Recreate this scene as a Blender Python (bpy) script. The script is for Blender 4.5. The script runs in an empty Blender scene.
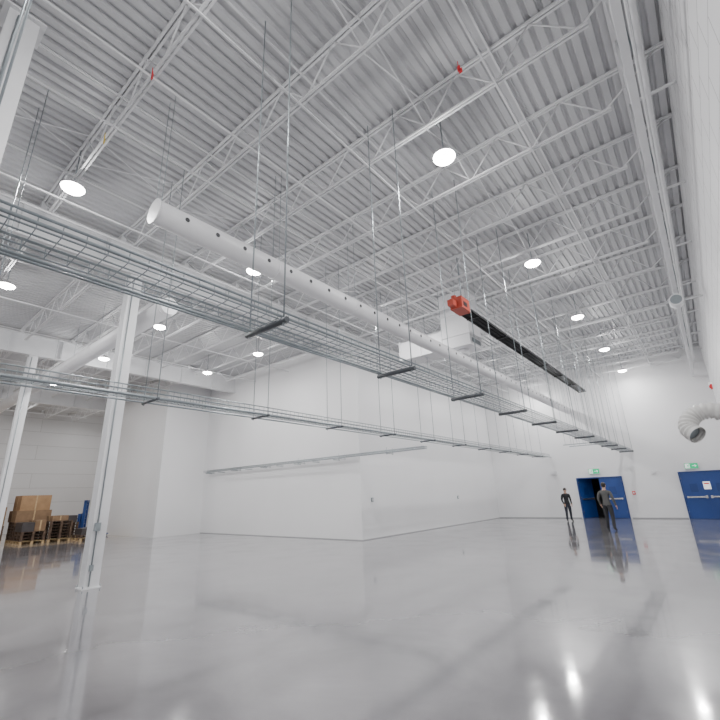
import bpy, bmesh, math, random
from mathutils import Vector, Matrix
random.seed(4)
S=bpy.context.scene
COL=S.collection

# ------------------------------------------------------------------ materials
def mat(name,col,rough=.5,metal=0,emit=None,es=0,noise=0,nscale=3,bump=0,bscale=20,coat=0):
    m=bpy.data.materials.new(name); m.use_nodes=True
    n=m.node_tree.nodes; l=m.node_tree.links; b=n['Principled BSDF']
    b.inputs['Base Color'].default_value=(*col,1)
    b.inputs['Roughness'].default_value=rough
    b.inputs['Metallic'].default_value=metal
    b.inputs['Coat Weight'].default_value=coat
    if emit:
        b.inputs['Emission Color'].default_value=(*emit,1); b.inputs['Emission Strength'].default_value=es
    tc=n.new('ShaderNodeTexCoord')
    if noise:
        t=n.new('ShaderNodeTexNoise'); t.inputs['Scale'].default_value=nscale; t.inputs['Detail'].default_value=5
        l.new(tc.outputs['Object'],t.inputs['Vector'])
        r=n.new('ShaderNodeMapRange'); r.inputs['From Min'].default_value=.3; r.inputs['From Max'].default_value=.7
        r.inputs['To Min'].default_value=1-noise; r.inputs['To Max'].default_value=1+noise
        l.new(t.outputs['Fac'],r.inputs['Value'])
        v=n.new('ShaderNodeVectorMath'); v.operation='SCALE'; v.inputs[0].default_value=col
        l.new(r.outputs[0],v.inputs['Scale']); l.new(v.outputs[0],b.inputs['Base Color'])
    if bump:
        t=n.new('ShaderNodeTexNoise'); t.inputs['Scale'].default_value=bscale
        l.new(tc.outputs['Object'],t.inputs['Vector'])
        bb=n.new('ShaderNodeBump'); bb.inputs['Strength'].default_value=bump; bb.inputs['Distance'].default_value=.02
        l.new(t.outputs['Fac'],bb.inputs['Height']); l.new(bb.outputs[0],b.inputs['Normal'])
    return m
def panel_mat(name,col,axes,sizeu,sizev,dark=.72,rough=.45,ms=.012):
    """painted panels / blocks with joints; axes picks the two object axes"""
    m=mat(name,col,rough); n=m.node_tree.nodes; l=m.node_tree.links; b=n['Principled BSDF']
    tc=n.new('ShaderNodeTexCoord'); sp=n.new('ShaderNodeSeparateXYZ'); l.new(tc.outputs['Object'],sp.inputs[0])
    cb=n.new('ShaderNodeCombineXYZ'); l.new(sp.outputs[axes[0]],cb.inputs[0]); l.new(sp.outputs[axes[1]],cb.inputs[1])
    br=n.new('ShaderNodeTexBrick'); br.offset=.5; br.inputs['Scale'].default_value=1
    br.inputs['Brick Width'].default_value=sizeu; br.inputs['Row Height'].default_value=sizev
    br.inputs['Mortar Size'].default_value=ms; br.inputs['Mortar Smooth'].default_value=.3
    br.inputs['Color1'].default_value=(*col,1); br.inputs['Color2'].default_value=(*[c*.975 for c in col],1)
    br.inputs['Mortar'].default_value=(*[c*dark for c in col],1)
    l.new(cb.outputs[0],br.inputs['Vector']); l.new(br.outputs['Color'],b.inputs['Base Color'])
    bb=n.new('ShaderNodeBump'); bb.invert=True; bb.inputs['Strength'].default_value=.6; bb.inputs['Distance'].default_value=.01
    l.new(br.outputs['Fac'],bb.inputs['Height']); l.new(bb.outputs[0],b.inputs['Normal'])
    return m
W=(.82,.82,.83)
M_wall=mat('white_wall_paint',W,.42,noise=.02,nscale=.4,bump=.05,bscale=8)
M_siding=panel_mat('white_painted_block',(.78,.78,.79),(1,2),.8,.4,.5,ms=.011)
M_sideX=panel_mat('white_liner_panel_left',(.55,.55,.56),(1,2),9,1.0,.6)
M_steel=mat('white_steel_paint',(.76,.765,.78),.42,noise=.03)
M_deck=mat('roof_deck_paint',(.56,.565,.58),.45,noise=.05,nscale=1.2)
M_galv=mat('galvanised_steel',(.33,.37,.39),.35,.6,noise=.06,nscale=8)
M_galvd=mat('dark_galvanised_strut',(.11,.12,.13),.4,.5)
M_duct=mat('white_duct',(.80,.80,.82),.38,noise=.02)
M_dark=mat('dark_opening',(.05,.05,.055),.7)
M_black=mat('black_enamel',(.015,.015,.017),.35)
M_red=mat('burner_red',(.45,.065,.04),.45)
M_redtag=mat('red_ribbon',(.75,.03,.04),.6)
M_yel=mat('yellow_ribbon',(.8,.6,.08),.6)
M_blue=mat('blue_door_paint',(.018,.060,.25),.32,noise=.04)
M_bluef=mat('blue_frame_paint',(.012,.045,.20),.35)
M_lens=mat('led_lens',(1,1,1),.4,emit=(1,.98,.94),es=60)
M_body=mat('lamp_housing',(.75,.75,.76),.4)
M_green=mat('exit_green',(.0,.38,.16),.5,emit=(0,.6,.25),es=.6)
M_signw=mat('sign_white',(.9,.9,.9),.5,emit=(1,1,1),es=.6)
M_card=mat('cardboard',(.36,.22,.115),.85,noise=.12,nscale=4)
M_card2=mat('cardboard_dark',(.24,.15,.085),.85,noise=.15,nscale=4)
M_wood=mat('pallet_wood',(.50,.36,.20),.8,noise=.2,nscale=9)
M_wrap=mat('dark_goods',(.05,.043,.045),.5)
M_jack=mat('jack_blue',(.02,.06,.22),.4)
M_flex=mat('flex_hose',(.72,.71,.69),.4)
M_chrome=mat('door_hardware',(.6,.6,.62),.25,.9)
M_tan=mat('caulk',(.36,.36,.37),.6)

def floor_mat():
    m=bpy.data.materials.new('epoxy_floor'); m.use_nodes=True
    n=m.node_tree.nodes; l=m.node_tree.links; b=n['Principled BSDF']
    tc=n.new('ShaderNodeTexCoord')
    t=n.new('ShaderNodeTexNoise'); t.inputs['Scale'].default_value=.55; t.inputs['Detail'].default_value=7; t.inputs['Roughness'].default_value=.6
    t.inputs['Distortion'].default_value=.6
    l.new(tc.outputs['Object'],t.inputs['Vector'])
    cr=n.new('ShaderNodeValToRGB'); e=cr.color_ramp.elements
    e[0].position=.34; e[0].color=(.172,.166,.178,1); e[1].position=.66; e[1].color=(.222,.216,.229,1)
    l.new(t.outputs['Fac'],cr.inputs[0])
    sp=n.new('ShaderNodeSeparateXYZ'); l.new(tc.outputs['Object'],sp.inputs[0])
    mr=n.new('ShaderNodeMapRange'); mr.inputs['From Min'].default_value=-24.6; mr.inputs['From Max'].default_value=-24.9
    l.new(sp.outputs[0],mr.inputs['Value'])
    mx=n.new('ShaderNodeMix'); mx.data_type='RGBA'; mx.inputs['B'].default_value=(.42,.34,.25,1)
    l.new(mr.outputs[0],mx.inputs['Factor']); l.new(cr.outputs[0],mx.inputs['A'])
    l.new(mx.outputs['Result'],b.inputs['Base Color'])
    t2=n.new('ShaderNodeTexNoise'); t2.inputs['Scale'].default_value=1.1; t2.inputs['Detail'].default_value=6
    l.new(tc.outputs['Object'],t2.inputs['Vector'])
    r=n.new('ShaderNodeMapRange'); r.inputs['From Min'].default_value=.35; r.inputs['From Max'].default_value=.7
    r.inputs['To Min'].default_value=.07; r.inputs['To Max'].default_value=.19
    l.new(t2.outputs['Fac'],r.inputs['Value']); l.new(r.outputs[0],b.inputs['Roughness'])
    t3=n.new('ShaderNodeTexNoise'); t3.inputs['Scale'].default_value=3.5; t3.inputs['Detail'].default_value=3
    l.new(tc.outputs['Object'],t3.inputs['Vector'])
    bb=n.new('ShaderNodeBump'); bb.inputs['Strength'].default_value=.10; bb.inputs['Distance'].default_value=.012
    l.new(t3.outputs['Fac'],bb.inputs['Height']); l.new(bb.outputs[0],b.inputs['Normal'])
    b.inputs['Coat Weight'].default_value=.5; b.inputs['Coat Roughness'].default_value=.05
    return m
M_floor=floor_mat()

# ------------------------------------------------------------------ mesh builder
class MB:
    def __init__(s): s.bm=bmesh.new(); s.mats=[]
    def mi(s,m):
        if m not in s.mats: s.mats.append(m)
        return s.mats.index(m)
    def box(s,a,b,m):
        i=s.mi(m); x0,y0,z0=[min(p,q) for p,q in zip(a,b)]; x1,y1,z1=[max(p,q) for p,q in zip(a,b)]
        v=[s.bm.verts.new(p) for p in [(x0,y0,z0),(x1,y0,z0),(x1,y1,z0),(x0,y1,z0),(x0,y0,z1),(x1,y0,z1),(x1,y1,z1),(x0,y1,z1)]]
        for f in [(0,3,2,1),(4,5,6,7),(0,1,5,4),(1,2,6,5),(2,3,7,6),(3,0,4,7)]:
            s.bm.faces.new([v[k] for k in f]).material_index=i
    def tube(s,p,q,r,m,n=8,r2=None,cap=True,smooth=True):
        i=s.mi(m); p=Vector(p); q=Vector(q); d=(q-p).normalized()
        u=d.orthogonal().normalized(); w=d.cross(u); r2=r if r2 is None else r2
        A=[];B=[]
        for k in range(n):
            t=2*math.pi*(k+.5)/n; o=u*math.cos(t)+w*math.sin(t)
            A.append(s.bm.verts.new(p+o*r)); B.append(s.bm.verts.new(q+o*r2))
        for k in range(n):
            f=s.bm.faces.new([A[k],A[(k+1)%n],B[(k+1)%n],B[k]]); f.material_index=i; f.smooth=smooth and n>4
        if cap:
            s.bm.faces.new(A[::-1]).material_index=i; s.bm.faces.new(B).material_index=i
    def path(s,pts,rs,m,n=12,cap=True):
        i=s.mi(m); rings=[]; pts=[Vector(p) for p in pts]; up=None
        for k,p in enumerate(pts):
            d=(pts[min(k+1,len(pts)-1)]-pts[max(k-1,0)]).normalized()
            if up is None: up=d.orthogonal().normalized()
            up=(up-d*up.dot(d)).normalized(); w=d.cross(up)
            rings.append([s.bm.verts.new(p+(up*math.cos(2*math.pi*j/n)+w*math.sin(2*math.pi*j/n))*rs[k]) for j in range(n)])
        for a,b in zip(rings,rings[1:]):
            for j in range(n):
                f=s.bm.faces.new([a[j],a[(j+1)%n],b[(j+1)%n],b[j]]); f.material_index=i; f.smooth=True
        if cap:
            s.bm.faces.new(rings[0][::-1]).material_index=i; s.bm.faces.new(rings[-1]).material_index=i
    def ball(s,c,r,m,sc=(1,1,1),seg=12):
        i=s.mi(m); g=bmesh.ops.create_uvsphere(s.bm,u_segments=seg,v_segments=seg//2+2,radius=r)
        for v in g['verts']:
            v.co=Vector((v.co.x*sc[0],v.co.y*sc[1],v.co.z*sc[2]))+Vector(c)
        for f in {f for v in g['verts'] for f in v.link_faces}: f.material_index=i; f.smooth=True
    def obj(s,name,loc=(0,0,0),parent=None,bevel=0):
        me=bpy.data.meshes.new(name); bmesh.ops.recalc_face_normals(s.bm,faces=s.bm.faces[:]); s.bm.to_mesh(me); s.bm.free()
        for m in s.mats: me.materials.append(m)
        o=bpy.data.objects.new(name,me); COL.objects.link(o); o.location=loc
        if parent: o.parent=parent
        if bevel:
            b=o.modifiers.new('bevel','BEVEL'); b.width=bevel; b.segments=2; b.limit_method='ANGLE'
        return o
def empty(name,loc=(0,0,0)):
    e=bpy.data.objects.new(name,None); COL.objects.link(e); e.location=loc; e.empty_display_size=.2; return e

XR=.95; YF=27.5; XL=-38; YB=-8; ZD=8.6; JB=7.85
# ------------------------------------------------------------------ shell
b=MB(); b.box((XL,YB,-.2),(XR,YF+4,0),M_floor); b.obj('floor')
b=MB(); i=b.mi(M_deck); P=.2; prof=[]
x=XL
while x<XR:
    prof+= [(x,ZD),(x+.10,ZD),(x+.125,ZD+.055),(x+.175,ZD+.055)]; x+=P
prof.append((x,ZD))
prev=None
for (px,pz) in prof:
    c=(b.bm.verts.new((px,YB,pz)),b.bm.verts.new((px,YF,pz)))
    if prev: b.bm.faces.new([prev[0],prev[1],c[1],c[0]]).material_index=i
    prev=c
b.box((XL-.3,YB-.3,ZD+.07),(XR+.3,YF+.3,ZD+.3),M_deck)
b.obj('ceiling')
b=MB(); b.box((XR,YB,0),(XR+.25,YF,ZD+.05),M_siding); b.obj('wall_right')
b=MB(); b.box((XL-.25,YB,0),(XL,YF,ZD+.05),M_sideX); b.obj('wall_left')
b=MB(); b.box((XL,YB-.25,0),(XR,YB,ZD+.05),M_wall); b.obj('wall_back')
D1=(-6.22,-3.9); DH=2.2
b=MB()
b.box((XL,YF,0),(D1[0],YF+.25,ZD+.05),M_wall); b.box((D1[1],YF,0),(XR,YF+.25,ZD+.05),M_wall)
b.box((D1[0],YF,DH),(D1[1],YF+.25,ZD+.05),M_wall); b.obj('wall_far')
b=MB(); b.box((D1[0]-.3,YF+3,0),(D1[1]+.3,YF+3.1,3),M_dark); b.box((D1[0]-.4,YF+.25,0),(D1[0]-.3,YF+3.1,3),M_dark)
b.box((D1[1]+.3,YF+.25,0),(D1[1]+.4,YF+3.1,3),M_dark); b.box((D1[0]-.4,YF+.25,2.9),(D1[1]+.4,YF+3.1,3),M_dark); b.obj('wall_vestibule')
BX=-11.12; BY=13.6
b=MB(); b.box((-22.8,BY,0),(BX,YF-.002,ZD-.01),M_wall); b.obj('wall_inner_room')
b=MB(); b.box((-30.5,11.0,0),(-22.8,YF-.002,ZD-.01),M_wall); b.obj('wall_inner_block')
b=MB(); b.box((BX,BY-.02,0),(BX+.015,YF,.03),M_tan); b.obj('baseboard_inner_right')
b=MB(); b.box((-22.78,BY-.015,0),(BX+.015,BY,.03),M_tan); b.obj('baseboard_inner_front')
b=MB(); b.box((BX+.02,YF-.02,0),(D1[0]-.08,YF,.05),M_tan); b.box((D1[1]+.08,YF-.02,0),(-1.4,YF,.05),M_tan); b.obj('baseboard_far')

# ------------------------------------------------------------------ columns & beams
def column(x,y,h,w=.30,name='steel_column'):
    b=MB(); hw=w/2; t=.02
    b.box((-hw,-hw,0),(-hw+t,hw,h),M_steel); b.box((hw-t,-hw,0),(hw,hw,h),M_steel)
    b.box((-hw+t,-.012,0),(hw-t,.012,h),M_steel)
    b.box((-hw-.04,-hw-.04,0),(hw+.04,hw+.04,.025),M_steel)
    for sx in (-1,1):
        for sy in (-1,1): b.tube((sx*(hw+.02),sy*(hw+.02),.025),(sx*(hw+.02),sy*(hw+.02),.07),.012,M_galv,6)
    b.box((-hw-.06,-hw-.06,h-.03),(hw+.06,hw+.06,h),M_steel)
    for z in (h-.5,): b.box((-hw+t,-hw,z),(hw-t,hw,z+.015),M_steel)
    b.tube((hw+.02,-.06,0.05),(hw+.02,-.06,h-.1),.014,M_galv,8)
    b.box((hw,-.12,1.15),(hw+.05,0,1.32),M_galv)
    b.box((hw,-.10,.35),(hw+.04,-.02,.47),M_galv)
    return b.obj(name,(x,y,0),bevel=0)
def beam(x,y0,y1,zb,zt,name='roof_girder'):
    b=MB(); w=.14
    b.box((x-w,y0,zb),(x+w,y1,zb+.03),M_steel); b.box((x-w,y0,zt-.03),(x+w,y1,zt),M_steel)
    b.box((x-.012,y0,zb+.03),(x+.012,y1,zt-.03),M_steel)
    y=y0+.5
    while y<y1:
        b.box((x-w+.01,y,zb+.03),(x+w-.01,y+.012,zt-.03),M_steel); y+=1.78
    return b.obj(name)
BB=7.55; BT=8.4
column(-10.95,3.99,BB); column(-20.3,4.05,BB,.30); column(-5.75,.27,7.8,.32)
column(-10.95,-6,BB)
beam(-10.95,YB,BY-.01,BB,BT); beam(-20.3,YB,BY-.01,BB,BT); beam(-30.0,YB,10.98,BB,BT)

# ------------------------------------------------------------------ joists (along X)
bays=[(XR,-10.95),(-10.95,-20.3),(-20.3,-30.0),(-30.0,XL)]
def joist(y,xlim):
    b=MB()
    for x1,x0 in bays:
        if x1<=xlim: continue
        L=x1-x0; n=max(2,round((L-2.0)/1.2)); 
        b.box((x0,y-.05,ZD-.05),(x1,y-.012,ZD-.004),M_steel); b.box((x0,y+.012,ZD-.05),(x1,y+.05,ZD-.004),M_steel)
        a=x0+1.0; c=x1-1.0
        b.box((a-.1,y-.045,JB),(c+.1,y-.012,JB+.035),M_steel); b.box((a-.1,y+.012,JB),(c+.1,y+.045,JB+.035),M_steel)
        st=(c-a)/n; zt=ZD-.03; zb=JB+.02
        b.tube((x0+.12,y,zt),(a,y,zb),.017,M_steel,5); b.tube((x1-.12,y,zt),(c,y,zb),.017,M_steel,5)
        for k in range(n):
            p=a+k*st
            b.tube((p,y,zb),(p+st/2,y,zt),.014,M_steel,5); b.tube((p+st/2,y,zt),(p+st,y,zb),.014,M_steel,5)
        b.box((x0,y-.06,BT+.001),(x0+.16,y+.06,ZD-.05),M_steel)
    return b.obj('roof_joist',(0,0,0))
ys=[]
y=1.75-1.78*5
while y<YF-.3:
    ys.append(y)
    lim=XL-1 if y<10.8 else (-20.3 if y<BY-.2 else -10.9)
    joist(y,lim); y+=1.78
b=MB(); y0=YB+.02; y1=YF-.02
for x in (-1.3,-3.9,-6.6,-9.3):
    b.box((x,y0,JB-.03),(x+.03,y1,JB-.001),M_steel); b.box((x,y0,ZD-.085),(x+.03,y1,ZD-.055),M_steel)
for x in (-12.8,-15.6,-18.3,):
    b.box((x,y0,JB-.03),(x+.03,BY-.05,JB-.001),M_steel)
for x in (-22.6,-25.1,-27.6,-32.5,-35):
    b.box((x,y0,JB-.03),(x+.03,10.9,JB-.001),M_steel)
for j,y in enumerate(ys[:-1]):
    y2=ys[j+1]
    for x in (-2.6,-7.9):
        if y>-2:
            b.tube((x,y,JB+.03),(x,y2,ZD-.06),.012,M_steel,4); b.tube((x+.04,y,ZD-.06),(x+.04,y2,JB+.03),.012,M_steel,4)
b.obj('joist_bridging')
b=MB(); x=.34
b.box((x-.05,y0,ZD-.12),(x+.05,y1,ZD-.06),M_steel); b.box((x-.05,y0,7.0),(x+.05,y1,7.06),M_steel)
y=YB+.2;k=0
while y<YF-1:
    b.tube((x,y,7.04),(x,y+.75,ZD-.1),.022,M_steel,5); b.tube((x,y+.75,ZD-.1),(x,y+1.5,7.04),.022,M_steel,5)
    b.box((x-.02,y+1.48,7.04),(x+.02,y+1.52,ZD-.1),M_steel)
    if k%2==0: b.box((x,y,7.85),(XR,y+.04,7.89),M_steel)
    y+=1.5;k+=1
b.obj('wall_truss')
b=MB()
for (px,pz,r) in ((.56,7.75,.04),(.47,7.45,.02)):
    b.tube((px,y0,pz),(px,y1,pz),r,M_steel,10)
    y=-6
    while y<YF-1: b.box((px-.012,y,pz),(px+.012,y+.03,8.55),M_galv); y+=3
b.obj('wall_pipe_run')
b=MB(); b.tube((.35,0,0),(.35,.35,0),.17,M_steel,20); b.tube((.35,-.005,0),(.35,.0,0),.14,M_galv,20); b.tube((.35,.2,.0),(.95,.2,.0),.03,M_steel,8)
b.obj('wall_fan',(-.05,14.2,6.72))

# ------------------------------------------------------------------ high bay lamps
def lamp(x,y,z=7.62,e=1,ep=1):
    b=MB()
    b.tube((0,0,0),(0,0,.04),.21,M_body,24,.2); b.tube((0,0,.04),(0,0,.13),.17,M_body,24,.09)
    b.tube((0,0,.13),(0,0,ZD-z-.01),.012,M_galv,6)
    b.tube((0,0,-.03),(0,0,0),.185,M_lens,24,.20); b.tube((0,0,-.055),(0,0,-.03),.13,M_lens,24,.185)
    p=b.obj('high_bay_lamp',(x,y,z))
    L=bpy.data.lights.new('lamp_light','AREA'); L.shape='DISK'; L.size=.34; L.energy=e; L.color=(1,.99,.985)
    o=bpy.data.objects.new('lamp_light',L); COL.objects.link(o); o.location=(0,0,-.06)
    o.parent=p
    L=bpy.data.lights.new('lamp_fill','POINT'); L.shadow_soft_size=.10; L.energy=ep; L.color=(1,.99,.985)  # added fill light below the lens, brightens joists and deck; no globe on the fixture
    o=bpy.data.objects.new('lamp_fill',L); COL.objects.link(o); o.location=(0,0,-.17)
    o.parent=p
E=105; EP=72
lamps=[]
for y in (-4,1.0,5.9,10.95,16,21,25.9): lamps.append((-2.55,y))
for y in (-4,1.73,6.05,10.95,16,21,25.9): lamps.append((-8.45 if y<8 else -7.75,y))
for p in ((-14.1,-4),(-14.1,1.88),(-14,6.16),(-13.95,10.4),(-17.9,10.4),(-19.0,6.2),(-19,1.0),(-25,-2),(-25,6),(-33,-2),(-33,6.5),(-34,12),(-34,20)): lamps.append(p)
for p in lamps: lamp(p[0],p[1],e=E,ep=EP)

# ------------------------------------------------------------------ ducts
def hanger(b,x,y,z,top=8.5,r=.006): b.tube((x,y,z),(x,y,top),r,M_galv,5)
b=MB(); R=.20; dx,dz=-5.92,6.1
b.tube((dx,2.3,dz),(dx,27.3,dz),R,M_duct,32)
for y in [2.3+2.4*k for k in range(11)]:
    b.tube((dx,y-.012,dz),(dx,y+.012,dz),R+.012,M_duct,32)
    hanger(b,dx-.1,y+.05,dz+R-.03); hanger(b,dx+.1,y+.05,dz+R-.03)
y=2.75
while y<26:
    a=math.radians(-5); d=Vector((math.cos(a),0,math.sin(a)))
    c=Vector((dx,y,dz))
    b.tube(c+d*(R-.02),c+d*(R+.006),.040,M_dark,12); b.tube(c+d*(R-.02),c+d*(R+.004),.05,M_steel,12)
    y+=.56
b.obj('spiral_air_duct')
b=MB(); 
b.tube((-36,4.75,6.75),(-10.35,4.75,6.75),.24,M_duct,28); 
for k in range(11):
    x=-10.5-2.4*k
    b.tube((x-.012,4.75,6.75),(x+.012,4.75,6.75),.253,M_duct,28); hanger(b,x,4.75,6.97)
b.obj('spiral_air_duct')
b=MB()
b.box((-6.45,12.8,6.5),(-5.4,13.8,ZD-.005),M_duct); b.box((-8.3,12.85,6.55),(-6.45,13.7,7.25),M_duct)
for z in (6.9,7.7): b.box((-6.49,12.76,z),(-5.36,13.84,z+.04),M_duct)
for x in (-8.3,-7.4): b.box((x-.02,12.81,6.51),(x+.02,13.74,7.29),M_duct)
b.tube((-5.92,13.3,6.32),(-5.92,13.3,6.51),.22,M_duct,24)
b.box((-5.399,12.95,6.62),(-5.39,13.65,6.78),M_galv)
b.obj('rectangular_supply_duct')

# tube heater
b=MB(); hx,hz=-4.72,6.95; y0,y1=11.2,26.2
i=b.mi(M_black)
pr=[(-.20,-.10),(-.13,.06),(-.05,.12),(.05,.12),(.13,.06),(.20,-.10)]
for (p,q) in zip(pr,pr[1:]):
    v=[b.bm.verts.new((hx+p[0],y0,hz+p[1])),b.bm.verts.new((hx+q[0],y0,hz+q[1])),b.bm.verts.new((hx+q[0],y1,hz+q[1])),b.bm.verts.new((hx+p[0],y1,hz+p[1]))]
    b.bm.faces.new(v).material_index=i
b.tube((hx-.07,y0-.1,hz-.02),(hx-.07,y1,hz-.02),.055,M_black,12); b.tube((hx+.07,y0-.1,hz-.02),(hx+.07,y1,hz-.02),.055,M_black,12)
y=y0+.4
while y<y1:
    b.box((hx-.21,y,hz-.12),(hx+.21,y+.04,hz-.08),M_black); hanger(b,hx-.16,y,hz); hanger(b,hx+.16,y,hz); y+=2.4
b.box((hx-.20,y0-.70,hz-.14),(hx+.18,y0-.1,hz+.22),M_red)
b.box((hx-.16,y0-.95,hz-.10),(hx+.02,y0-.70,hz+.08),M_red)
b.tube((hx-.1,y0-.60,hz+.22),(hx-.1,y0-.60,hz+.32),.08,M_red,12)
b.box((hx+.18,y0-.6,hz-.06),(hx+.185,y0-.35,hz+.08),M_black)
b.tube((hx+.1,y0-.5,hz+.2),(hx+.1,y0-.5,8.55),.02,M_galv,6)
hanger(b,hx-.15,y0-.4,hz+.2)
b.obj('tube_heater')

# ------------------------------------------------------------------ cable trays
TZ=3.5
def mesh_tray(p,q,w,h,zz,step,sup=True,sstep=2.46,s0=1.2,top=8.5,hr=.008,sr=.024,wr=.008,sm=None):
    """wire basket tray from p to q (xy)"""
    sm=sm or M_galvd
    b=MB(); p=Vector((*p,zz)); q=Vector((*q,zz)); d=(q-p); L=d.length; d.normalize(); n=Vector((-d.y,d.x,0)); Z=Vector((0,0,1))
    offs=[(-w/2,h),(-w/2,h*.5),(-w/2,0),(-w/4,0),(0,0),(w/4,0),(w/2,0),(w/2,h*.5),(w/2,h)]
    for o,z in offs:
        r=wr if z==h else wr*.65
        b.tube(p+n*o+Z*z,q+n*o+Z*z,r,M_galv,5)
    t=0
    while t<L:
        c=p+d*t
        b.tube(c+n*(-w/2)+Z*h,c+n*(-w/2),.0045,M_galv,3,cap=False); b.tube(c+n*(w/2)+Z*h,c+n*(w/2),.0045,M_galv,3,cap=False)
        b.tube(c-n*(w/2),c+n*(w/2),.0045,M_galv,3,cap=False); t+=step
    if sup:
        t=s0
        while t<L:
            c=p+d*t
            b.tube(c-n*(w/2+.14)-Z*.045,c+n*(w/2+.14)-Z*.045,sr,sm,10)
            for s in (-1,1):
                b.tube(c+n*s*(w/2+.09)-Z*.09,c+n*s*(w/2+.09)+Z*(top-zz),hr,M_galv,5)
                b.tube(c+n*s*(w/2+.09)-Z*.085,c+n*s*(w/2+.09)-Z*.07,.018,M_galv,6)
            t+=sstep
    return b
b=mesh_tray((-3.38,-7.6),(-3.38,YF-.1),.40,.10,TZ,.15,s0=7.75-2.46*3,hr=.009,sr=.034,wr=.012)
for xx,zz,r in ((-.27,-.0,.016),(.27,0,.014),(-.33,.0,.011)): b.tube((-3.38+xx,-7.6,TZ+zz),(-3.38+xx,YF-.1,TZ+zz),r,M_galv,6)
b.obj('wire_basket_tray')
b=mesh_tray((-7.6,-7.5),(-7.6,YF-.1),.34,.15,TZ,.13,s0=1.0,wr=.012)
b.tube((-7.36,-7.5,TZ-.03),(-7.36,YF-.1,TZ-.03),.024,M_galv,8)
b.tube((-7.84,-7.5,TZ-.03),(-7.84,YF-.1,TZ-.03),.016,M_galv,8)
b.obj('wire_basket_tray')
b=mesh_tray((-22.3,BY-.28),(-7.8,BY-.28),.20,.08,3.22,.2,top=3.4,s0=.6,hr=.006,wr=.011,sr=.014,sm=M_galv)
x=-22
while x<-11.2:
    b.box((x,BY-.42,3.14),(x+.03,BY-.01,3.175),M_galv); x+=1.22
b.obj('wire_basket_tray')
b=MB()
for k in range(14):
    x=-5.5+.14*k; y=(23.4,24.6)[k%2]
    b.tube((x,y,TZ+.25),(x,y,8.5),.007,M_galv,5)
b.box((-5.6,23.38,TZ+.25),(-3.6,23.42,TZ+.29),M_galv)
b.box((-5.6,24.58,TZ+.25),(-3.6,24.62,TZ+.29),M_galv)
b.obj('hanging_strut_rack')
b=MB()
for x,z in ((-5.2,7.80),(-9.9,7.78)):
    b.tube((x,YB+.01,z),(x,YF-.05,z),.02,M_steel,8)
b.obj('ceiling_conduit')

def ribbon(x,y,z,m):
    b=MB(); b.box((0,0,0),(.045,.008,.11),m); b.box((.02,.0,-.05),(.07,.008,.04),m); b.tube((.02,0,.1),(.02,0,.2),.006,m,5); b.obj('marking_ribbon',(x,y,z))
ribbon(-5.15,1.69,7.70,M_redtag); ribbon(-1.62,4.62,7.70,M_redtag); ribbon(-6.9,1.69,7.68,M_yel)

# ------------------------------------------------------------------ doors & signs
def leaf(w,h,name,parent,loc,rot,hinge=1,bar=True):
    b=MB(); s=hinge
    b.box((0,-.022,0),(s*w,.022,h),M_blue)
    b.box((s*w*.30,-.027,1.25),(s*w*.62,-.022,1.65),M_bluef) 
    if bar:
        b.box((s*.1,-.075,.98),(s*(w-.08),-.045,1.05),M_chrome); b.box((s*(w-.14),-.08,.95),(s*(w-.05),-.022,1.08),M_chrome); b.box((s*.08,-.07,.97),(s*.14,-.022,1.06),M_chrome)
    for z in (.25,1.05,1.85): b.tube((0,-.028,z),(0,-.028,z+.11),.013,M_chrome,6)
    o=b.obj(name,loc,parent); o.rotation_euler=(0,0,rot); return o
def frame(b,x0,x1,y,h,d=.12):
    b.box((x0-.06,y-d/2,0),(x0,y+d/2,h+.06),M_bluef); b.box((x1,y-d/2,0),(x1+.06,y+d/2,h+.06),M_bluef); b.box((x0,y-d/2,h),(x1,y+d/2,h+.06),M_bluef)
e=empty('door_1',((D1[0]+D1[1])/2,YF,0)); ex=e.location.x
b=MB(); frame(b,D1[0]+.06-ex,D1[1]-.06-ex,.0,DH-.065); b.obj('frame',(0,0,0),e)
w=(D1[1]-D1[0]-.14)/2
leaf(w,DH-.09,'leaf_right',e,(D1[1]-.065-ex,-.0,.01),0,-1)
leaf(w,DH-.09,'leaf_left',e,(D1[0]+.065-ex,.0,.01),math.radians(62),1)
D2=(-1.32,.6)
e=empty('door_2',((D2[0]+D2[1])/2,YF,0)); ex=e.location.x
b=MB(); frame(b,D2[0]-ex,D2[1]-ex,-.06,2.2,.11); b.box((D2[0]-ex,-.03,0),(D2[1]-ex,-.004,2.2),M_bluef); b.obj('frame',(0,0,0),e)
w=(D2[1]-D2[0]-.012)/2
leaf(w,2.18,'leaf_left',e,(D2[0]+.003-ex,-.055,.01),0,1); leaf(w,2.18,'leaf_right',e,(D2[1]-.003-ex,-.055,.01),0,-1)
b=MB(); b.box((-.12,-.095,1.38),(.16,-.08,1.74),M_signw); b.box((-.09,-.098,1.62),(.13,-.094,1.68),M_redtag); b.obj('door_notice',(0,0,0),e)
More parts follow.
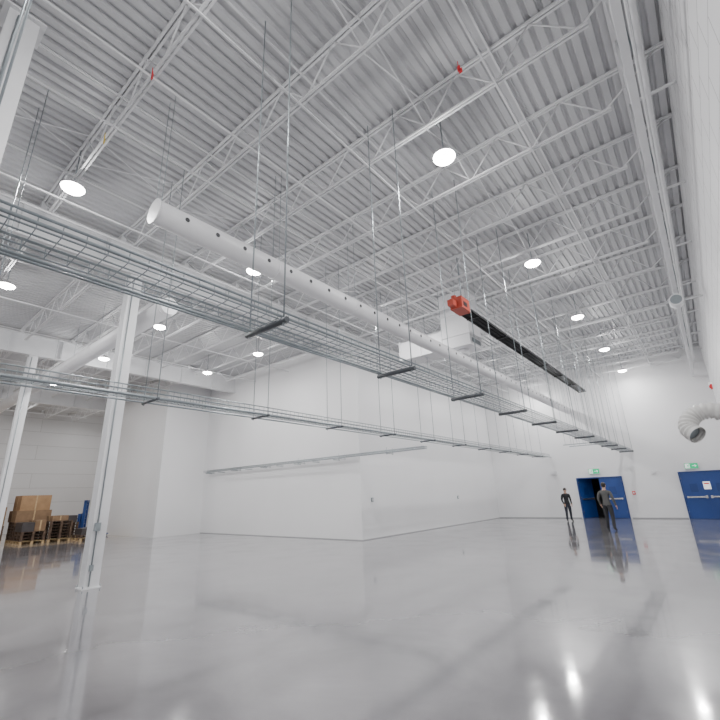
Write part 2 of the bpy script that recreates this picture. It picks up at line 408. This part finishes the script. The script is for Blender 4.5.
def exit_sign(x,y,z):
    b=MB(); b.box((-.3,-.03,-.16),(.3,.03,.16),M_body)
    b.box((-.27,-.034,-.13),(.27,-.03,.13),M_green)
    b.box((-.25,-.037,-.11),(-.06,-.034,.11),M_signw)
    f=-.040
    def seg(p,q,r,m): b.tube((p[0],f,p[1]),(q[0],f,q[1]),r,m,6)
    def man(ox,m):
        b.ball((ox+.03,f,.075),.022,m,(1,.3,1),8)
        seg((ox+.015,.05),(ox-.01,-.01),.018,m)
        seg((ox+.015,.045),(ox+.06,.02),.009,m); seg((ox+.01,.045),(ox-.04,.03),.009,m); seg((ox-.04,.03),(ox-.05,0),.009,m)
        seg((ox-.01,-.01),(ox+.04,-.04),.011,m); seg((ox+.04,-.04),(ox+.035,-.09),.010,m)
        seg((ox-.01,-.01),(ox-.03,-.055),.011,m); seg((ox-.03,-.055),(ox-.08,-.065),.010,m)
    man(-.13,M_green)
    seg((.03,0),(.2,0),.014,M_signw); seg((.2,0),(.14,.055),.013,M_signw); seg((.2,0),(.14,-.055),.013,M_signw)
    b.tube((0,-.0,.16),(0,.0,.26),.015,M_body,6)
    b.obj('exit_sign',(x,y,z))
exit_sign(-5.2,YF-.06,2.52); exit_sign(-.75,YF-.06,2.52)
def small_box(name,x,y,z,w,h,m,d=.05,ax='y'):
    b=MB()
    if ax=='y': b.box((-w/2,-d,-h/2),(w/2,0,h/2),m); b.box((-w/4,-d-.01,-h/4),(w/4,-d,h/4),M_body)
    else: b.box((0,-w/2,-h/2),(d,w/2,h/2),m); b.box((d,-w/4,-h/4),(d+.01,w/4,h/4),M_body)
    b.obj(name,(x,y,z))
small_box('fire_pull_station',-3.5,YF,1.3,.14,.18,M_redtag); small_box('light_switch',-6.9,YF,1.25,.12,.18,M_galv)
small_box('wall_box',-2.4,YF,2.3,.25,.16,M_steel); small_box('wall_box',-7.4,YF,2.55,.35,.2,M_steel,.1)
small_box('thermostat',BX,14.3,1.5,.12,.16,M_galv,.04,'x'); small_box('wall_box',BX,22,1.4,.12,.16,M_galv,.04,'x')
b=MB(); b.box((-.08,-.12,-.12),(0,.12,.12),M_redtag); b.ball((-.09,0,0),.08,M_redtag,(.5,1,1)); b.box((-.12,-.05,.13),(0,.05,.2),M_signw)
b.obj('fire_alarm_horn',(XR,26.6,6.2))

# ------------------------------------------------------------------ flexible hose on right wall
b=MB(); pts=[];rs=[]
ctrl=[Vector(v) for v in ((XR,5.0,2.38),(.65,5.0,2.34),(.3,5.0,2.28),(.10,5.0,2.33),(-.03,4.98,2.29),(-.08,4.92,2.18),(-.03,4.86,2.11))]
def cr(p0,p1,p2,p3,t): return .5*((2*p1)+(p2-p0)*t+(2*p0-5*p1+4*p2-p3)*t*t+(3*p1-p0-3*p2+p3)*t**3)
N=14
for k in range(len(ctrl)-1):
    p=[ctrl[max(0,k-1)],ctrl[k],ctrl[k+1],ctrl[min(len(ctrl)-1,k+2)]]
    for j in range(N):
        pts.append(cr(*p,j/N)); 
for k in range(len(pts)): rs.append(.070+(.008 if k%4<2 else -.004))
b.path(pts,rs,M_flex,20,cap=False)
d=(pts[-1]-pts[-2]).normalized()
b.tube(pts[-1]-d*.05,pts[-1]-d*.04,.062,M_galv,20); b.tube(pts[-1]-d*.02,pts[-1]+d*.01,.079,M_flex,20,cap=False)
b.tube((XR-.02,5,2.38),(XR,5,2.38),.12,M_steel,20)
b.obj('flexible_duct_hose')

# ------------------------------------------------------------------ pallets, boxes, jack at left
def pallet(b,x,y,z=0,w=1.2,d=1.0,m=None):
    m=m or M_wood
    for k in range(7): b.box((x+k*w/6.6,y,z+.12),(x+k*w/6.6+.1,y+d,z+.14),m)
    for yy in (y,y+d/2-.05,y+d-.1): 
        b.box((x,yy,z),(x+w,yy+.1,z+.02),m)
        for xx in (x,x+w/2-.06,x+w-.12): b.box((xx,yy,z+.02),(xx+.12,yy+.1,z+.12),m)
M_oldw=mat('old_pallet_wood',(.10,.065,.045),.85,noise=.3,nscale=6)
def stack(name,x,y,items,npal=1,rot=0):
    b=MB()
    for k in range(npal): pallet(b,(k%2)*.03,0,k*.141,m=M_oldw if k else M_wood)
    z0=npal*.141
    for (a,c,m) in items: 
        a=(a[0],a[1],a[2]+z0); c=(c[0],c[1],c[2]+z0)
        b.box(a,c,m)
        if m in(M_card,M_card2):
            xm=(a[0]+c[0])/2; b.box((xm-.03,a[1]-.003,a[2]+.02),(xm+.03,a[1],c[2]),M_wood)
            ym=(a[1]+c[1])/2; b.box((c[0],ym-.03,a[2]+.02),(c[0]+.003,ym+.03,c[2]),M_wood)
    b.obj(name,(x,y,0),bevel=.006).rotation_euler=(0,0,rot)
stack('pallet_of_boxes',-29.6,5.0,[((0,0,0),(1.2,.98,.9),M_card2),((.05,.05,.9),(1.15,.9,1.5),M_card)],6)
stack('pallet_of_boxes',-29.0,6.3,[((-.3,0,0),(1.15,1.5,.55),M_card2),((-.2,.1,.55),(1.1,1.4,1.3),M_card)],7)
stack('pallet_of_boxes',-27.6,6.3,[((0,0,0),(1.15,.5,.42),M_wrap),((.0,.52,0),(1.1,.98,.5),M_card2)],4)
stack('pallet_of_boxes',-27.5,7.4,[((.1,.1,0),(1.05,.8,.25),M_card2)],7)
stack('pallet_of_boxes',-28.8,8.1,[((0,0,0),(1.15,.9,.35),M_wrap)],6)
b=MB()
for yy in (-.2,.2): b.box((0,yy-.08,.08),(1.15,yy+.08,.14),M_jack); b.tube((1.05,yy-.05,.05),(1.05,yy+.05,.05),.05,M_wrap,12)
b.box((-.25,-.28,.08),(0,.28,.5),M_wrap); b.box((-.2,-.2,.5),(-.06,-.1,1.95),M_jack); b.box((-.2,.1,.5),(-.06,.2,1.95),M_jack); b.box((-.2,-.2,1.84),(-.06,.2,1.97),M_jack)
b.box((-.4,-.22,.1),(-.25,.22,1.25),M_jack)
b.tube((-.18,-.1,.09),(-.18,.1,.09),.09,M_wrap,14)
b.tube((-.35,0,.8),(-.62,0,1.15),.02,M_wrap,8); b.tube((-.62,-.16,1.15),(-.62,.16,1.15),.02,M_wrap,8)
for z in (.7,.95,1.2,1.45,1.7): b.box((-.14,-.14,z),(-.1,.14,z+.03),M_galv)
b.obj('pallet_stacker',(-28.3,9.7,0)).rotation_euler=(0,0,.9)
stack('pallet_of_boxes',-26.2,8.4,[((.1,.1,0),(1.0,.8,.3),M_wrap)],2)

# ------------------------------------------------------------------ people
def person(name,loc,heading,H,joints,cols,hairback=True):
    """joints: dict of positions for H=1.75 body, facing -Y"""
    top,pants,skin,hair,shoe=cols
    J=joints; k=H/1.75
    rad={'pelvis':(.150,.115),'waist':(.140,.110),'chest':(.170,.120),'uchest':(.15,.10),'neck':(.058,.058),'headb':(.070,.080),'head':(.083,.098),'crown':(.060,.070),
     'shL':(.072,.072),'elL':(.052,.052),'wrL':(.034,.034),'haL':(.038,.022),'shR':(.072,.072),'elR':(.052,.052),'wrR':(.034,.034),'haR':(.038,.022),
     'hiL':(.100,.105),'knL':(.068,.072),'anL':(.052,.054),'toL':(.042,.032),'hiR':(.100,.105),'knR':(.068,.072),'anR':(.052,.054),'toR':(.042,.032),
     'thL':(.09,.093),'thR':(.09,.093),'caL':(.064,.066),'caR':(.064,.066)}
    edges=[('pelvis','waist'),('waist','chest'),('chest','uchest'),('uchest','neck'),('neck','headb'),('headb','head'),('head','crown'),
      ('uchest','shL'),('shL','elL'),('elL','wrL'),('wrL','haL'),('uchest','shR'),('shR','elR'),('elR','wrR'),('wrR','haR'),
      ('pelvis','hiL'),('hiL','thL'),('thL','knL'),('knL','caL'),('caL','anL'),('anL','toL'),('pelvis','hiR'),('hiR','thR'),('thR','knR'),('knR','caR'),('caR','anR'),('anR','toR')]
    for s in 'LR':
        J['th'+s]=tuple((a+c)/2 for a,c in zip(J['hi'+s],J['kn'+s])); J['ca'+s]=tuple(a*.6+c*.4 for a,c in zip(J['kn'+s],J['an'+s]))
    names=list(J.keys()); idx={n:i for i,n in enumerate(names)}
    me=bpy.data.meshes.new('tmp'); me.from_pydata([J[n] for n in names],[(idx[a],idx[c]) for a,c in edges],[])
    o=bpy.data.objects.new('tmp',me); COL.objects.link(o)
    sk=o.modifiers.new('s','SKIN'); sk.branch_smoothing=.6
    for n in names:
        v=me.skin_vertices[0].data[idx[n]]; v.radius=rad[n]; v.use_root=(n=='pelvis')
    sb=o.modifiers.new('ss','SUBSURF'); sb.levels=2; sb.render_levels=2
    dg=bpy.context.evaluated_depsgraph_get(); m2=bpy.data.meshes.new_from_object(o.evaluated_get(dg))
    bpy.data.objects.remove(o)
    for m in (top,pants,skin,hair,shoe): m2.materials.append(m)
    segs=[(Vector(J[a]),Vector(J[c]),a,c) for a,c in edges]
    def dist(p,a,c):
        d=c-a; t=max(0,min(1,(p-a).dot(d)/d.length_squared)); return (p-(a+d*t)).length
    hd=Vector(J['head'])
    for f in m2.polygons:
        p=f.center; best=min(segs,key=lambda s:dist(p,s[0],s[1])); a,c=best[2],best[3]
        f.use_smooth=True
        if c in('headb','head','crown') or (a=='uchest' and c=='neck' and p.z>J['neck'][2]-.03):
            mi=2
            if c!='neck' and (p.z>hd.z+.045 or (p.y>hd.y+.0 and p.z>hd.z-.07)): mi=3
        elif c[:2]=='ha': mi=2
        elif a[:2]=='an' or (a[:2]=='ca' and p.z<J[c][2]-.0): mi=4
        elif c[:2] in('hi','th','kn','ca','an'): mi=1 if p.z<J['pelvis'][2]-.03 else 0
        else: mi=0
        f.material_index=mi
    b=MB(); b.mats=[top,pants,skin,hair,shoe]; b.bm.from_mesh(m2)
    hx,hy,hz=hd
    b.ball((hx,hy-.098,hz-.022),.016,skin,(.8,1,1.5),8)
    for s in(-1,1):
        b.ball((hx+s*.031,hy-.086,hz+.005),.011,M_signw0,(1,.6,.8),8); b.ball((hx+s*.031,hy-.093,hz+.005),.005,hair,(1,.6,1),6)
        b.ball((hx+s*.081,hy+.004,hz-.01),.024,skin,(.4,.7,1.2),8)
    b.ball((hx,hy-.088,hz-.060),.02,M_lip,(1.1,.4,.3),8)
    b.ball((hx,hy+.012,hz+.030),.094,hair,(.93,1.06,1.0),16)
    for s in 'LR':
        w=Vector(J['wr'+s]); h=Vector(J['ha'+s]); d=(h-w).normalized(); fwd=Vector((0,-1,0)); fwd=(fwd-d*fwd.dot(d)).normalized()
        cin=Vector((-1 if s=='L' else 1,0,0))
        for j,L in enumerate((.068,.078,.073,.056)):
            r0=h+fwd*(.028-.019*j)+d*.012; m1=r0+d*L*.55; e1=m1+(d*.8+cin*.45).normalized()*L*.5
            b.path([r0,m1,e1],[.0095,.0085,.006],skin,6)
        r0=w+d*.03+fwd*.028; b.path([r0,r0+(d*.6+fwd*.7)*.035,r0+(d*1.3+fwd*.8)*.045],[.012,.010,.007],skin,6)
    for v in b.bm.verts: v.co*=k
    o=b.obj(name,loc); o.rotation_euler=(0,0,heading)
    zmin=min(v.co.z for v in o.data.vertices); o.location.z=-zmin
    return o
M_signw0=mat('eye_white',(.8,.8,.78),.4); M_lip=mat('lip',(.45,.2,.17),.5)
skin=mat('skin',(.55,.34,.25),.5); hair=mat('hair_dark',(.03,.022,.018),.6); shoe=mat('shoe_dark',(.03,.03,.03),.5)
jblack=mat('jacket_black',(.014,.014,.017),.7,noise=.2); jeans=mat('trousers_dark_blue',(.025,.028,.042),.8,noise=.2)
gry=mat('jacket_grey',(.10,.10,.098),.8,noise=.2); pant=mat('trousers_dark',(.03,.031,.037),.8,noise=.2)
J1=dict(pelvis=(0,0,.95),waist=(0,-.005,1.08),chest=(0,0,1.25),uchest=(0,.012,1.40),neck=(0,.005,1.50),headb=(0,-.012,1.58),head=(0,-.018,1.645),crown=(0,-.012,1.69),
 shL=(.175,.012,1.415),elL=(.235,.03,1.13),wrL=(.215,-.08,.90),haL=(.205,-.115,.83),shR=(-.175,.012,1.415),elR=(-.24,.03,1.13),wrR=(-.20,-.09,.91),haR=(-.19,-.125,.84),
 hiL=(.09,0,.88),knL=(.105,-.02,.49),anL=(.11,.02,.09),toL=(.135,-.13,.035),hiR=(-.09,0,.88),knR=(-.11,-.025,.49),anR=(-.12,.015,.09),toR=(-.15,-.13,.035))
J2=dict(J1); J2.update(elL=(.27,.03,1.15),wrL=(.27,-.10,.95),haL=(.265,-.14,.885),elR=(-.27,.05,1.14),wrR=(-.29,-.05,.91),haR=(-.295,-.085,.84),
 knL=(.13,-.10,.49),anL=(.16,-.10,.09),toL=(.18,-.25,.035),knR=(-.12,.02,.49),anR=(-.15,.14,.10),toR=(-.17,.0,.035))
person('standing_man',(-6.38,25.2,0),math.radians(35),1.68,J1,(jblack,jeans,skin,hair,shoe))
person('walking_man',(-3.6,20.2,0),math.radians(170),1.85,J2,(gry,pant,skin,hair,shoe))

# ------------------------------------------------------------------ world & camera
w=bpy.data.worlds.new('world'); S.world=w; w.use_nodes=True
w.node_tree.nodes['Background'].inputs[0].default_value=(.8,.85,.9,1); w.node_tree.nodes['Background'].inputs[1].default_value=.3
cd=bpy.data.cameras.new('camera'); cam=bpy.data.objects.new('camera',cd); COL.objects.link(cam)
cd.sensor_width=36; cd.lens=20.75; cd.clip_start=.05; cd.clip_end=200
r=Vector((.7722,.6344,-.0350)); u=Vector((.2222,-.2180,.9503)); bk=Vector((.5953,-.7416,-.3093))
M=Matrix(((r.x,u.x,bk.x,0),(r.y,u.y,bk.y,0),(r.z,u.z,bk.z,1.7),(0,0,0,1)))
cam.matrix_world=M
S.camera=cam
